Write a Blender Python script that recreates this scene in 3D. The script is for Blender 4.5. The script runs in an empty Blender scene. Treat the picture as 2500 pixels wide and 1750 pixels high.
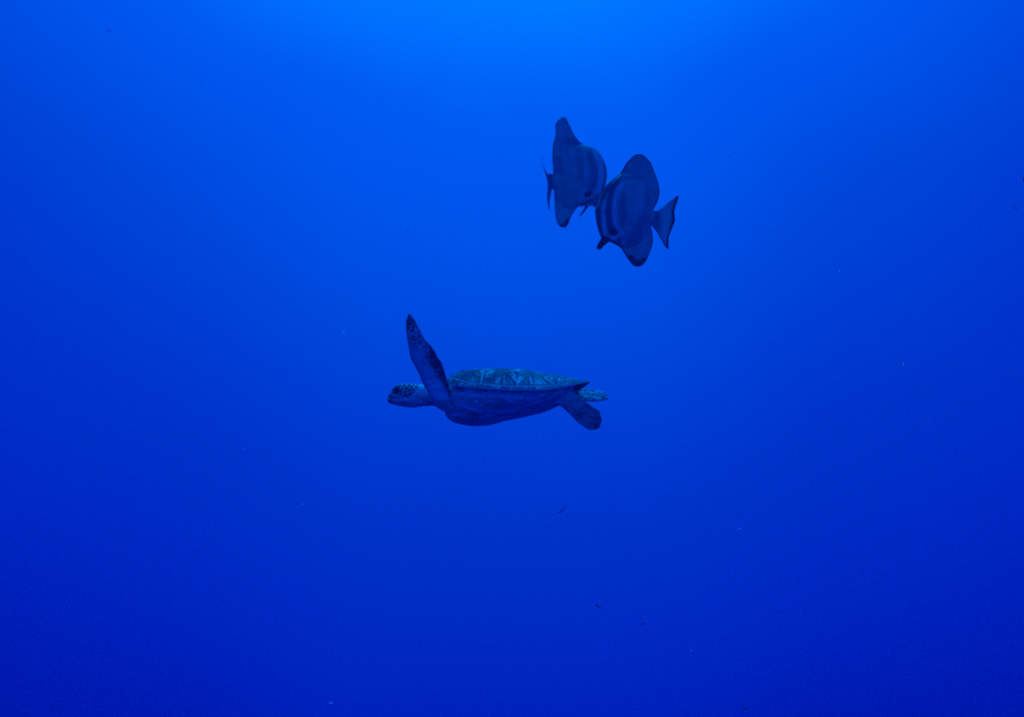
import bpy, math, random
import numpy as np
from mathutils import Vector, Matrix, noise as mnoise

random.seed(7)
rng = np.random.default_rng(7)
scn = bpy.context.scene
COL = scn.collection
R = math.radians

# ------------------------------------------------------------------ camera
FPX = 2430.6                       # focal length in photo pixels (35 mm lens on a 36 mm wide, 2500 px picture)
cam_d = bpy.data.cameras.new('camera')
cam_d.sensor_width = 36.0
cam_d.lens = 35.0
cam_d.clip_start = 0.1
cam_d.clip_end = 500
cam_d.dof.use_dof = True
cam_d.dof.focus_distance = 4.95
cam_d.dof.aperture_fstop = 0.85
cam = bpy.data.objects.new('camera', cam_d)
COL.objects.link(cam)
cam.location = (0, 0, 0)
cam.rotation_euler = (R(90), 0, 0)
scn.camera = cam

# ------------------------------------------------------------------ world, sun, exposure
SUN_EL, SUN_AZ = 62.0, 14.0        # the sun stands high, a little in front of the camera
world = bpy.data.worlds.new('World')
scn.world = world
world.use_nodes = True
wn = world.node_tree
wn.nodes.clear()
sky = wn.nodes.new('ShaderNodeTexSky')
sky.sky_type = 'NISHITA'
sky.sun_disc = False
sky.sun_elevation = R(SUN_EL)
sky.sun_rotation = R(SUN_AZ)
bg = wn.nodes.new('ShaderNodeBackground')
bg.inputs['Strength'].default_value = 0.12
wo = wn.nodes.new('ShaderNodeOutputWorld')
wn.links.new(sky.outputs[0], bg.inputs[0])
wn.links.new(bg.outputs[0], wo.inputs[0])

sun_d = bpy.data.lights.new('sun', 'SUN')
sun_d.energy = 4.0
sun_d.angle = R(24)
sun_d.color = (1.0, 0.97, 0.92)
sun = bpy.data.objects.new('sun', sun_d)
COL.objects.link(sun)
to_sun = Vector((math.sin(R(SUN_AZ)) * math.cos(R(SUN_EL)), math.cos(R(SUN_AZ)) * math.cos(R(SUN_EL)), math.sin(R(SUN_EL))))
sun.rotation_euler = to_sun.to_track_quat('Z', 'Y').to_euler()
sun.location = (0, 0, 30)

scn.render.engine = 'CYCLES'
vs = scn.view_settings
vs.view_transform = 'Standard'
vs.look = 'None'
vs.exposure = 0.0
vs.gamma = 1.0
vs.use_curve_mapping = False
scn.cycles.use_denoising = False
scn.cycles.max_bounces = 8
scn.cycles.transparent_max_bounces = 8
scn.cycles.volume_bounces = 1


# ------------------------------------------------------------------ helpers
class NT:
    """small node-tree helper"""
    def __init__(s, name):
        s.m = bpy.data.materials.new(name)
        s.m.use_nodes = True
        s.t = s.m.node_tree
        s.t.nodes.clear()
        s.out = s.n('ShaderNodeOutputMaterial')

    def n(s, kind, **kw):
        x = s.t.nodes.new(kind)
        for k, v in kw.items():
            setattr(x, k, v)
        return x

    def l(s, a, b):
        s.t.links.new(a, b)

    def val(s, sock, v):
        if isinstance(v, bpy.types.NodeSocket):
            s.l(v, sock)
        else:
            sock.default_value = v

    def math(s, op, a, b=0.0, c=0.0, clamp=False):
        x = s.n('ShaderNodeMath', operation=op, use_clamp=clamp)
        s.val(x.inputs[0], a); s.val(x.inputs[1], b); s.val(x.inputs[2], c)
        return x.outputs[0]

    def mix(s, f, a, b):
        x = s.n('ShaderNodeMix', data_type='RGBA')
        s.val(x.inputs[0], f); s.val(x.inputs[6], a); s.val(x.inputs[7], b)
        return x.outputs[2]

    def step(s, v, lo, hi):
        x = s.n('ShaderNodeMapRange', interpolation_type='SMOOTHSTEP')
        s.val(x.inputs[0], v)
        x.inputs[1].default_value = lo; x.inputs[2].default_value = hi
        x.inputs[3].default_value = 0; x.inputs[4].default_value = 1
        return x.outputs[0]

    def noise(s, vec, scale, detail=3.0, rough=0.55, dist=0.0):
        x = s.n('ShaderNodeTexNoise')
        s.l(vec, x.inputs['Vector'])
        x.inputs['Scale'].default_value = scale
        x.inputs['Detail'].default_value = detail
        x.inputs['Roughness'].default_value = rough
        x.inputs['Distortion'].default_value = dist
        return x.outputs[0]

    def mapping(s, vec, scale=(1, 1, 1), loc=(0, 0, 0)):
        x = s.n('ShaderNodeMapping')
        s.l(vec, x.inputs[0])
        x.inputs['Scale'].default_value = scale
        x.inputs['Location'].default_value = loc
        return x.outputs[0]

    def bsdf(s, col, rough, bump=None, bstr=0.3, bdist=0.002, spec=0.4):
        b = s.n('ShaderNodeBsdfPrincipled')
        s.val(b.inputs['Base Color'], col)
        s.val(b.inputs['Roughness'], rough)
        b.inputs['Specular IOR Level'].default_value = spec
        if bump is not None:
            bp = s.n('ShaderNodeBump')
            bp.inputs['Strength'].default_value = bstr
            bp.inputs['Distance'].default_value = bdist
            s.l(bump, bp.inputs['Height'])
            s.l(bp.outputs[0], b.inputs['Normal'])
        s.l(b.outputs[0], s.out.inputs['Surface'])
        return b


def mesh_obj(name, verts, faces, mat, parent=None, smooth=True):
    me = bpy.data.meshes.new(name)
    me.from_pydata([tuple(map(float, v)) for v in verts], [], [tuple(int(i) for i in f) for f in faces])
    me.validate(clean_customdata=False)
    me.update()
    if smooth:
        me.polygons.foreach_set('use_smooth', [True] * len(me.polygons))
    if mat:
        me.materials.append(mat)
    o = bpy.data.objects.new(name, me)
    COL.objects.link(o)
    if parent:
        o.parent = parent
    return o


def tag(o, label=None, cat=None, group=None, kind=None):
    if label: o['label'] = label
    if cat: o['category'] = cat
    if group: o['group'] = group
    if kind: o['kind'] = kind
    return o


def empty(name, loc):
    o = bpy.data.objects.new(name, None)
    o.empty_display_size = 0.1
    COL.objects.link(o)
    o.location = loc
    return o


def interp(x, tab):
    """smooth (pchip-like) interpolation of a table [(x, y), ...]"""
    xs = np.array([a for a, b in tab], float); ys = np.array([b for a, b in tab], float)
    x = np.asarray(x, float)
    h = np.diff(xs); d = np.diff(ys) / h
    m = np.zeros(len(xs))
    m[0] = d[0]; m[-1] = d[-1]
    for i in range(1, len(xs) - 1):
        if d[i - 1] * d[i] > 0:
            w1 = 2 * h[i] + h[i - 1]; w2 = h[i] + 2 * h[i - 1]
            m[i] = (w1 + w2) / (w1 / d[i - 1] + w2 / d[i])
    k = np.clip(np.searchsorted(xs, x) - 1, 0, len(xs) - 2)
    t = np.clip((x - xs[k]) / h[k], 0, 1)
    return ((2*t**3 - 3*t**2 + 1) * ys[k] + (t**3 - 2*t**2 + t) * h[k] * m[k]
            + (-2*t**3 + 3*t**2) * ys[k+1] + (t**3 - t**2) * h[k] * m[k+1])


def catmull(pts, n=6, closed=False):
    p = np.array(pts, float)
    out = []
    N = len(p)
    for i in range(N if closed else N - 1):
        a, b = p[i], p[(i + 1) % N]
        pa = p[i - 1] if (closed or i > 0) else a
        pb = p[(i + 2) % N] if (closed or i < N - 2) else b
        for j in range(n):
            t = j / n
            out.append(0.5 * ((2*a) + (b - pa)*t + (2*pa - 5*a + 4*b - pb)*t*t + (3*a - pa - 3*b + pb)*t**3))
    if not closed:
        out.append(p[-1])
    return np.array(out)


def seg_dist(P, poly):
    """distance of points P (n,2) to a polyline"""
    best = np.full(len(P), 1e9)
    poly = np.array(poly, float)
    for a, b in zip(poly[:-1], poly[1:]):
        ab = b - a
        t = np.clip(((P - a) @ ab) / max(ab @ ab, 1e-9), 0, 1)
        best = np.minimum(best, np.linalg.norm(P - (a + t[:, None] * ab), axis=1))
    return best


def sstep(x, a, b):
    t = np.clip((x - a) / (b - a), 0, 1)
    return t * t * (3 - 2 * t)


# ------------------------------------------------------------------ the water
# the open water fading out all round: scattered light painted into an emission gradient, brightest towards
# the sun's side above and darkest below
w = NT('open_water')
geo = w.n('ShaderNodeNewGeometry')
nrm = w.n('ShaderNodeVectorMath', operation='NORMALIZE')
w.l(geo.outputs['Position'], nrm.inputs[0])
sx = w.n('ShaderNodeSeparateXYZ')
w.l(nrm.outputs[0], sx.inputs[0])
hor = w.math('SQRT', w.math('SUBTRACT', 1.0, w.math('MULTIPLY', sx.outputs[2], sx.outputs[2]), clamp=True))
fwd = w.math('SMOOTH_MAX', sx.outputs[1], w.math('MULTIPLY', hor, 0.85), 0.03)  # glow beside and behind the camera raised as added fill light
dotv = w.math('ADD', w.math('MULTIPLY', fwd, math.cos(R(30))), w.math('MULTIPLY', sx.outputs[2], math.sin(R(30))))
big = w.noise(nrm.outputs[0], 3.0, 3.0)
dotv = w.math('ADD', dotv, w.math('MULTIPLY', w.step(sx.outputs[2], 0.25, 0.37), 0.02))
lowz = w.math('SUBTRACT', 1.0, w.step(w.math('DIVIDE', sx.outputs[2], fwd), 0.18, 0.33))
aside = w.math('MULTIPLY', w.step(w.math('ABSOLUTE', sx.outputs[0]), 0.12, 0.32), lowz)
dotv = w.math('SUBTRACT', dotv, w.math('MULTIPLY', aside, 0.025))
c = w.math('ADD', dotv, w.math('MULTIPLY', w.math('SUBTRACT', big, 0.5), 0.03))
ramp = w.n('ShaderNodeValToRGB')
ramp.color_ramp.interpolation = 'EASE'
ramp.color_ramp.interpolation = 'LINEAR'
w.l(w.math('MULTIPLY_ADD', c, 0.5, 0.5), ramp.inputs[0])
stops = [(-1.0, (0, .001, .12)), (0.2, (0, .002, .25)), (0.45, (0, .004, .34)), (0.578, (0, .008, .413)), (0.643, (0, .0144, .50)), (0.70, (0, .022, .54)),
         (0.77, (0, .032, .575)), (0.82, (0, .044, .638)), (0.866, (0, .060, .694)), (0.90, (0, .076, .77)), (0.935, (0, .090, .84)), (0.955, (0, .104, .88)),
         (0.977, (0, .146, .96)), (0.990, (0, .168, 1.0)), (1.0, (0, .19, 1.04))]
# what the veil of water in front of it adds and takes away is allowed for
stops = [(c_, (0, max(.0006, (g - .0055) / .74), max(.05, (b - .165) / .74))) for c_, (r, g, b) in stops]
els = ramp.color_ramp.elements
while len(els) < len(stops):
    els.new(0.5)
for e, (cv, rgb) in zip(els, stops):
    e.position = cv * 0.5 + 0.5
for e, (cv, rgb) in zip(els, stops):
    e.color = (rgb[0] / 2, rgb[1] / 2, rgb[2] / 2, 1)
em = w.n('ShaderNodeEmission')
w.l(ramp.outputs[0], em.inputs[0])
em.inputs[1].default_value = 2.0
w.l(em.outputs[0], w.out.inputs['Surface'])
M_WATER = w.m

RAD, SURF = 40.0, 24.0
verts, faces = [], []
nth, nph = 40, 72
zmin, zmax = -90.0, math.degrees(math.asin(SURF / RAD))
for i in range(nth + 1):
    e = R(zmin + (zmax - zmin) * i / nth)
    for j in range(nph):
        a = 2 * math.pi * j / nph
        verts.append((RAD * math.cos(e) * math.cos(a), RAD * math.cos(e) * math.sin(a), RAD * math.sin(e)))
for i in range(nth):
    for j in range(nph):
        k = (j + 1) % nph
        faces.append((i * nph + j, i * nph + k, (i + 1) * nph + k, (i + 1) * nph + j))
tag(mesh_obj('water', verts, faces, M_WATER), 'deep blue open water all round, lighter towards the top', kind='structure')

# the rippled sea surface overhead lets the filtered daylight down
w = NT('sea_surface')
tr = w.n('ShaderNodeBsdfTransparent')
tr.inputs[0].default_value = (0.0, 0.30, 1.0, 1)
w.l(tr.outputs[0], w.out.inputs['Surface'])
M_SURF = w.m
verts, faces = [], []
n = 60
S = RAD + 3
for i in range(n + 1):
    for j in range(n + 1):
        x, y = -S + 2 * S * i / n, -S + 2 * S * j / n
        verts.append((x, y, SURF - 0.15 + 0.12 * mnoise.noise(Vector((x * .35, y * .35, 3.1)))))
for i in range(n):
    for j in range(n):
        faces.append((i*(n+1)+j, (i+1)*(n+1)+j, (i+1)*(n+1)+j+1, i*(n+1)+j+1))
tag(mesh_obj('water_surface', verts, faces, M_SURF), kind='structure')

# faint veil of the water itself between camera and animals
w = NT('water_haze')
pv = w.n('ShaderNodeVolumePrincipled')
pv.inputs['Color'].default_value = (0.02, 0.22, 0.95, 1)
pv.inputs['Density'].default_value = 0.020
pv.inputs['Anisotropy'].default_value = 0.0
w.l(pv.outputs[0], w.out.inputs['Volume'])
hb = [(x, y, z) for x in (-9, 9) for y in (-2, 15) for z in (-8, 9)]
hf = [(0, 1, 3, 2), (4, 6, 7, 5), (0, 4, 5, 1), (2, 3, 7, 6), (0, 2, 6, 4), (1, 5, 7, 3)]
hz = mesh_obj('haze', hb, hf, w.m, smooth=False)
hz['kind'] = 'stuff'
hz['label'] = 'thin blue haze of the sea water in front of the animals'

# ================================================================== THE TURTLE
TD = 4.86                      # metres from the camera
PX = TD / FPX                  # metres per photo pixel there
U0, V0 = 1260.0, 940.0
TX, TZ = (U0 - 1250) * PX, (875 - V0) * PX
turtle = empty('sea_turtle', (TX, TD, TZ))
tag(turtle, 'green sea turtle gliding left with one front flipper raised, patterned shell', 'turtle')


def P(u, v, y=0.0):
    """local coordinates (metres) of a point seen at photo pixel u, v that lies y pixels behind the turtle's middle"""
    k = 1 + y * PX / TD
    return np.array([((u - 1250) * k) * PX - TX, y * PX, ((875 - v) * k) * PX - TZ])


def uvy(co):
    """inverse of P for an (n,3) array"""
    y = co[:, 1] / PX
    k = 1 + y * PX / TD
    return (co[:, 0] + TX) / PX / k + 1250, 875 - (co[:, 2] + TZ) / PX / k, y


# --- shell, in its own frame: t runs from neck (0) to tail (1), v across (-1 near side .. 1 far side)
T0, TL = 1083.0, 357.0
ROLL = R(12)
W_TAB = [(0, 0), (.012, 34), (.04, 60), (.1, 88), (.2, 112), (.35, 127), (.5, 128), (.65, 116), (.8, 90), (.9, 62), (.96, 37), (.99, 17), (1, 0)]
Z_TAB = [(0, -9), (.1, -17), (.2, -25), (.35, -31.5), (.5, -34), (.65, -32), (.75, -25.6), (.85, -14), (.93, -3.8), (1, 7)]
H_TAB = [(0, 0), (.03, 24), (.1, 49), (.2, 60), (.35, 70), (.5, 71), (.65, 61), (.75, 49), (.85, 31), (.93, 14), (1, 1)]


def shell_w(t): return interp(t, W_TAB)
def shell_z(t): return interp(t, Z_TAB)


def shell_xyz(t, v, lift=0.0, drop=1.0):
    """point on the top of the shell in turtle-local metres"""
    t = np.asarray(t, float); v = np.asarray(v, float)
    def f(t, v):
        tt = np.clip(t, 0, 1); a = np.abs(np.clip(v, -1, 1))
        prof = 1 - a ** 2.05
        z = shell_z(tt) + drop * interp(tt, H_TAB) * prof
        y = v * shell_w(tt)
        return np.stack([T0 + t * TL - U0, y, z], -1)
    p = f(t, v)
    if np.any(lift):
        e = 2e-3
        a = f(np.minimum(t + e, 1), v) - f(np.maximum(t - e, 0), v)
        b = f(t, np.clip(v + e, -1, 1)) - f(t, np.clip(v - e, -1, 1))
        nn = np.cross(a, b)
        ln = np.linalg.norm(nn, axis=-1, keepdims=True)
        nn = np.where(ln > 1e-9, nn / np.maximum(ln, 1e-9), np.array([0, 0, 1.0]))
        nn = nn * np.where(nn[..., 2:3] < 0, -1, 1)
        p = p + nn * np.asarray(lift)[..., None]
    return roll(p) * PX


def roll(p):
    """roll the body so the belly turns a little towards the camera"""
    c, s = math.cos(ROLL), math.sin(ROLL)
    q = p.copy()
    q[..., 1] = p[..., 1] * c + p[..., 2] * s * 0 + 0
    q[..., 2] = p[..., 2] * 1.0 - p[..., 1] * s
    return q


# materials of the turtle ---------------------------------------------------
def scute_material():
    w = NT('shell_scute')
    uv = w.n('ShaderNodeUVMap', uv_map='UVMap').outputs[0]
    tc = w.n('ShaderNodeTexCoord').outputs['Object']
    geo = w.n('ShaderNodeObjectInfo').outputs['Random']
    sep = w.n('ShaderNodeSeparateXYZ'); w.l(uv, sep.inputs[0])
    off = w.n('ShaderNodeCombineXYZ'); w.l(w.math('MULTIPLY', geo, 37.0), off.inputs[2])
    add = w.n('ShaderNodeVectorMath', operation='ADD'); w.l(uv, add.inputs[0]); w.l(off.outputs[0], add.inputs[1])
    # uv is polar round the growth centre: x = around, y = outwards
    st = w.noise(w.mapping(add.outputs[0], (1.0, 0.13, 1)), 12.0, 3.0, 0.6, 0.3)
    st2 = w.noise(w.mapping(add.outputs[0], (1.0, 0.5, 1)), 9.0, 2.0, 0.5, 0.4)
    blot = w.noise(tc, 13.0, 4.0, 0.6, 0.6)
    fine = w.noise(tc, 95.0, 4.0, 0.65)
    band = w.math('MULTIPLY', w.step(sep.outputs[1], 0.40, 0.75), w.math('SUBTRACT', 1.0, w.step(sep.outputs[1], 0.93, 0.99)))
    sector = w.step(w.noise(w.mapping(add.outputs[0], (1.0, 0.12, 1), (5, 2, 9)), 5.5, 1.0, 0.5, 0.3), 0.46, 0.53)
    flame = w.step(w.math('ADD', st, w.math('MULTIPLY', band, 0.10)), 0.62, 0.66)
    streak = w.step(w.math('ADD', w.math('MULTIPLY', st, 0.55), w.math('MULTIPLY', st2, 0.45)), 0.53, 0.57)
    outer = w.step(sep.outputs[1], 0.25, 0.8)
    edge = w.step(sep.outputs[1], 0.90, 0.99)
    streak = w.math('MULTIPLY', streak, w.math('MULTIPLY_ADD', outer, 0.85, 0.15))
    blot2 = w.noise(tc, 11.0, 2.0, 0.5, 0.3)
    streak = w.math('MULTIPLY', streak, w.step(blot2, 0.51, 0.60))
    base = w.mix(w.math('MULTIPLY', w.math('ADD', sector, w.step(blot, 0.42, 0.62)), 0.5), (.025, .040, .085, 1), (.10, .18, .20, 1))
    base = w.mix(w.math('MULTIPLY', w.step(fine, .45, .7), .30), base, (.16, .27, .28, 1))
    streak = w.math('MAXIMUM', streak, w.math('MULTIPLY', flame, w.math('MULTIPLY_ADD', blot2, 1.6, -0.25, clamp=True)))
    streak = w.math('MULTIPLY', streak, w.step(fine, 0.25, 0.42))
    col = w.mix(w.math('MULTIPLY', streak, 0.85), base, (.72, .92, .93, 1))
    col = w.mix(w.math('MULTIPLY', edge, 0.5), col, (.16, .28, .36, 1))
    w.bsdf(col, 0.75, bump=w.math('ADD', st, w.math('MULTIPLY', fine, .5)), bstr=0.5, bdist=0.003, spec=0.18)
    return w.m


def seam_material():
    w = NT('shell_seam')
    tc = w.n('ShaderNodeTexCoord').outputs['Object']
    f = w.noise(tc, 30.0, 4.0)
    sp = w.n('ShaderNodeSeparateXYZ'); w.l(tc, sp.inputs[0])
    col = w.mix(f, (.40, .52, .60, 1), (.62, .76, .80, 1))
    w.bsdf(col, 0.75, bump=f, bstr=0.2, spec=.1)
    return w.m


def under_material():
    w = NT('shell_underside')
    tc = w.n('ShaderNodeTexCoord').outputs['Object']
    f = w.noise(tc, 14.0, 4.0)
    w.bsdf(w.mix(f, (.05, .06, .07, 1), (.12, .13, .14, 1)), 0.6, bump=f, bstr=0.2)
    return w.m


def skin_material():
    w = NT('turtle_skin')
    at = w.n('ShaderNodeVertexColor', layer_name='skin').outputs[0]
    sp = w.n('ShaderNodeSeparateColor'); w.l(at, sp.inputs[0])
    tone, scl, line = sp.outputs
    tc = w.n('ShaderNodeTexCoord').outputs['Object']
    wob = w.noise(tc, 40.0, 2.0)
    addv = w.n('ShaderNodeVectorMath', operation='MULTIPLY_ADD')
    wn_ = w.n('ShaderNodeTexNoise'); w.l(tc, wn_.inputs['Vector']); wn_.inputs['Scale'].default_value = 45
    w.l(wn_.outputs[1], addv.inputs[0]); addv.inputs[1].default_value = (.004, .004, .004); w.l(tc, addv.inputs[2])
    vo = w.n('ShaderNodeTexVoronoi', feature='DISTANCE_TO_EDGE')
    w.l(w.mapping(addv.outputs[0], (1.0, 1.0, 1.35)), vo.inputs['Vector']); vo.inputs['Scale'].default_value = 42.0
    vo.inputs['Randomness'].default_value = 0.75
    hv = w.n('ShaderNodeVertexColor', layer_name='head').outputs[0]
    hs = w.n('ShaderNodeSeparateColor'); w.l(hv, hs.inputs[0])
    cell = w.step(vo.outputs['Distance'], 0.045, 0.125)
    vc = w.n('ShaderNodeTexVoronoi', feature='F1')
    w.l(w.mapping(addv.outputs[0], (1.0, 1.0, 1.35)), vc.inputs['Vector']); vc.inputs['Scale'].default_value = 42.0
    vc.inputs['Randomness'].default_value = 0.75
    mot = w.noise(tc, 42.0, 5.0, 0.65)
    mot2 = w.noise(w.mapping(tc, (1, 1, 2.4)), 11.0, 4.0, 0.6, 0.5)
    fine = w.noise(tc, 210.0, 3.0, 0.6)
    wr = w.noise(w.mapping(tc, (0.35, 1, 2.6)), 34.0, 4.0, 0.65, 0.8)
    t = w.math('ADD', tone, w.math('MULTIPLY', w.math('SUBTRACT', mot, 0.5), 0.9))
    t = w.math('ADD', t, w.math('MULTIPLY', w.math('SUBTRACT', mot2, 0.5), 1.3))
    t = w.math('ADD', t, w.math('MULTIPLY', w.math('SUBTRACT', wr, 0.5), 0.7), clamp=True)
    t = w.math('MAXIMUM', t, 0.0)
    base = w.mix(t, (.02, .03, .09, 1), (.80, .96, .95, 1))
    pale = w.mix(mot, (.45, .60, .66, 1), (.62, .74, .80, 1))
    dark = w.mix(mot, (.015, .018, .03, 1), (.05, .06, .09, 1))
    scol = w.mix(cell, pale, dark)
    col = w.mix(scl, base, scol)
    hcol = w.mix(w.step(hs.outputs[0], 0.0, 1.0), pale, dark)
    col = w.mix(hs.outputs[1], col, hcol)
    col = w.mix(line, col, (.45, .66, .74, 1))
    bmp = w.math('ADD', w.math('MULTIPLY', wr, 1.0), w.math('MULTIPLY', fine, 0.35))
    bmp = w.math('ADD', bmp, w.math('MULTIPLY', w.math('MULTIPLY', cell, scl), 0.8))
    w.bsdf(col, 0.55, bump=bmp, bstr=0.55, bdist=0.004, spec=0.2)
    return w.m


M_SCUTE, M_SEAM, M_UNDER, M_SKIN = scute_material(), seam_material(), under_material(), skin_material()


def plain(name, col, rough=0.5, spec=0.4):
    w = NT(name)
    tc = w.n('ShaderNodeTexCoord').outputs['Object']
    f = w.noise(tc, 60.0, 3.0)
    c2 = tuple(min(1, x * 1.5 + .003) for x in col[:3]) + (1,)
    w.bsdf(w.mix(f, col, c2), rough, bump=f, bstr=0.1, spec=spec)
    return w.m


M_EYE = plain('eye_black', (.004, .004, .006, 1), 0.12, 0.5)

# --- carapace body (a closed domed shell, its underside hollow)
NTt, NV = 110, 72
ts = (1 - np.cos(np.linspace(0, math.pi, NTt))) / 2
vv = np.sin(np.linspace(-math.pi / 2, math.pi / 2, NV))
# slightly toothed rear margin
TT, VV = np.meshgrid(ts, vv, indexing='ij')
top = shell_xyz(TT, VV, lift=np.zeros_like(TT))
bot = shell_xyz(TT, VV * 0.985, lift=np.zeros_like(TT), drop=0.86)
bot[..., 2] -= 4.5 * PX * np.minimum(1, 8 * np.minimum(TT, 1 - TT))
verts = np.concatenate([top.reshape(-1, 3), bot.reshape(-1, 3)])
faces = []
nb = NTt * NV
fm = []
for i in range(NTt - 1):
    for j in range(NV - 1):
        a = i * NV + j
        faces.append((a, a + NV, a + NV + 1, a + 1)); fm.append(0)
        faces.append((nb + a, nb + a + 1, nb + a + NV + 1, nb + a + NV)); fm.append(1)
for i in range(NTt - 1):
    a = i * NV
    faces.append((a, nb + a, nb + a + NV, a + NV)); fm.append(0)
    a = i * NV + NV - 1
    faces.append((a, a + NV, nb + a + NV, nb + a)); fm.append(0)
me = bpy.data.meshes.new('carapace')
me.from_pydata([tuple(map(float, v)) for v in verts], [], faces)
me.materials.append(M_SEAM); me.materials.append(M_UNDER)
me.polygons.foreach_set('material_index', fm)
me.polygons.foreach_set('use_smooth', [True] * len(faces))
me.update()
carapace = bpy.data.objects.new('carapace', me)
COL.objects.link(carapace)
carapace.parent = turtle

# --- scutes: horny plates, each with its own edges, on the carapace
INN = 0.925


def inner_v(t):
    t = np.asarray(t, float)
    to = np.clip((t - .5) / INN + .5, 0, 1)
    return INN * shell_w(to) / np.maximum(shell_w(np.clip(t, .001, .999)), 1e-3)


def plan(t, v):          # -> plan pixels
    return np.array([t * TL, v * float(shell_w(t))])


def scute(poly, centre=None, lift=1.0, gap=1.35, name='scute', label=None):
    """poly: plan-pixel outline; centre: growth centre in plan pixels"""
    poly = np.array(poly, float)
    c = poly.mean(0) if centre is None else np.array(centre, float)
    mid = poly.mean(0)
    pts = []
    for a, b in zip(poly, np.roll(poly, -1, 0)):
        k = max(2, int(np.linalg.norm(b - a) / 5))
        for i in range(k):
            pts.append(a + (b - a) * i / k)
    pts = np.array(pts)
    # shrink by a constant gap so the seams stay the same width
    d = pts - mid
    L = np.linalg.norm(d, axis=1, keepdims=True)
    pts = mid + d * np.maximum(0.3, (L - gap) / L)
    N = len(pts)
    rings = [1.0, 0.985, 0.95, 0.85, 0.7, 0.55, 0.4, 0.25, 0.1]
    lifts = [0.45, 0.8 * lift, lift, lift * 1.05, lift * 1.1, lift * 1.1, lift * 1.1, lift * 1.1, lift * 1.1]
    V, UV = [], []
    ang = np.arctan2(pts[:, 1] - c[1], pts[:, 0] - c[0])
    ang = np.unwrap(ang)
    for r, lf in zip(rings, lifts):
        q = c + (pts - c) * r
        t = np.clip(q[:, 0] / TL, 0.0005, 0.9995)
        v = np.clip(q[:, 1] / np.maximum(shell_w(t), 1e-3), -1, 1)
        V.append(shell_xyz(t, v, lift=np.full(N, lf)))
        UV.append(np.stack([ang * 0.55, np.full(N, r)], 1))
    cen_t = np.clip(c[0] / TL, .001, .999)
    V.append(shell_xyz(np.array([cen_t]), np.array([c[1] / float(shell_w(cen_t))]), lift=np.array([lift * 1.1])))
    V = np.concatenate(V); UV = np.concatenate(UV)
    F = []; FUV = []
    nr = len(rings)
    for k in range(nr - 1):
        for i in range(N):
            j = (i + 1) % N
            F.append((k * N + i, k * N + j, (k + 1) * N + j, (k + 1) * N + i))
            du = 0.0
            u1 = UV[k * N + i, 0]; u2 = UV[k * N + j, 0]
            if j == 0: u2 = u1 + (UV[1, 0] - UV[0, 0])
            FUV += [(u1, rings[k]), (u2, rings[k]), (u2, rings[k + 1]), (u1, rings[k + 1])]
    last = nr * N
    for i in range(N):
        j = (i + 1) % N
        F.append(((nr - 1) * N + i, (nr - 1) * N + j, last))
        FUV += [(UV[i, 0], .1), (UV[i, 0], .1), (UV[i, 0], 0)]
    me = bpy.data.meshes.new(name)
    me.from_pydata([tuple(map(float, v)) for v in V], [], F)
    uvl = me.uv_layers.new(name='UVMap')
    uvl.data.foreach_set('uv', np.array(FUV, float).ravel())
    me.polygons.foreach_set('use_smooth', [True] * len(F))
    me.materials.append(M_SCUTE)
    me.update()
    o = bpy.data.objects.new(name, me)
    COL.objects.link(o)
    o.parent = carapace
    if label: o['label'] = label
    return o


A = [(.285, .34), (.465, .36), (.655, .33), (.83, .26)]
B = [(.19, .20), (.37, .20), (.56, .20), (.75, .17)]


def cP(p, sgn=1): return plan(p[0], sgn * p[1])


def arc(t0, t1, sgn=1, n=6):
    return [plan(t, sgn * float(inner_v(t)) * 0.995) for t in np.linspace(t0, t1, n)]


nuchal_in = (.05, .50)
vert_polys = [
    [cP((.045, .30)), cP((.05, .50)), cP(B[0]), cP(B[0], -1), cP((.05, .50), -1), cP((.045, .30), -1)],
    [cP(B[0]), cP(A[0]), cP(B[1]), cP(B[1], -1), cP(A[0], -1), cP(B[0], -1)],
    [cP(B[1]), cP(A[1]), cP(B[2]), cP(B[2], -1), cP(A[1], -1), cP(B[1], -1)],
    [cP(B[2]), cP(A[2]), cP(B[3]), cP(B[3], -1), cP(A[2], -1), cP(B[2], -1)],
]
for k, pl in enumerate(vert_polys):
    m = np.mean(pl, 0)
    scute(pl, centre=(m[0] + 8, 0))
tail_poly = [cP(B[3], -1), cP(B[3]), cP(A[3])] + arc(.90, .936, 1, 5) + arc(.936, .90, -1, 5) + [cP(A[3], -1)]
scute(tail_poly, centre=(.86 * TL, 0))
cb = [.055, .265, .505, .735, .90]
for s in (-1, 1):
    scute([cP(nuchal_in, s), cP(B[0], s), cP(A[0], s)] + arc(cb[1], cb[0], s, 9), centre=cP((.20, .48), s))
    for k in range(3):
        scute([cP(A[k], s), cP(B[k + 1], s), cP(A[k + 1], s)] + arc(cb[k + 2], cb[k + 1], s, 7),
              centre=cP(((A[k][0] + A[k + 1][0]) / 2 + .03, .42), s))
# marginal plates round the rim
phis = [0, .045, .115, .195, .285, .375, .465, .555, .645, .735, .825, .905, .965, 1.0]


def rim_pt(t, k):
    x = .5 + k * (t - .5)
    return np.array([x * TL, k * float(shell_w(t))])


for s in (-1, 1):
    for a, b in zip(phis[:-1], phis[1:]):
        tt = np.linspace(a, b, 6)
        outer = [rim_pt(t, .995) * (1, s) for t in tt]
        inner = [rim_pt(t, INN + .005) * (1, s) for t in tt[::-1]]
        scute(outer + inner, lift=.8, gap=.75)

# --- body: torso, neck, head and limbs grown into one continuous skin
LV, LF = [], []


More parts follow.
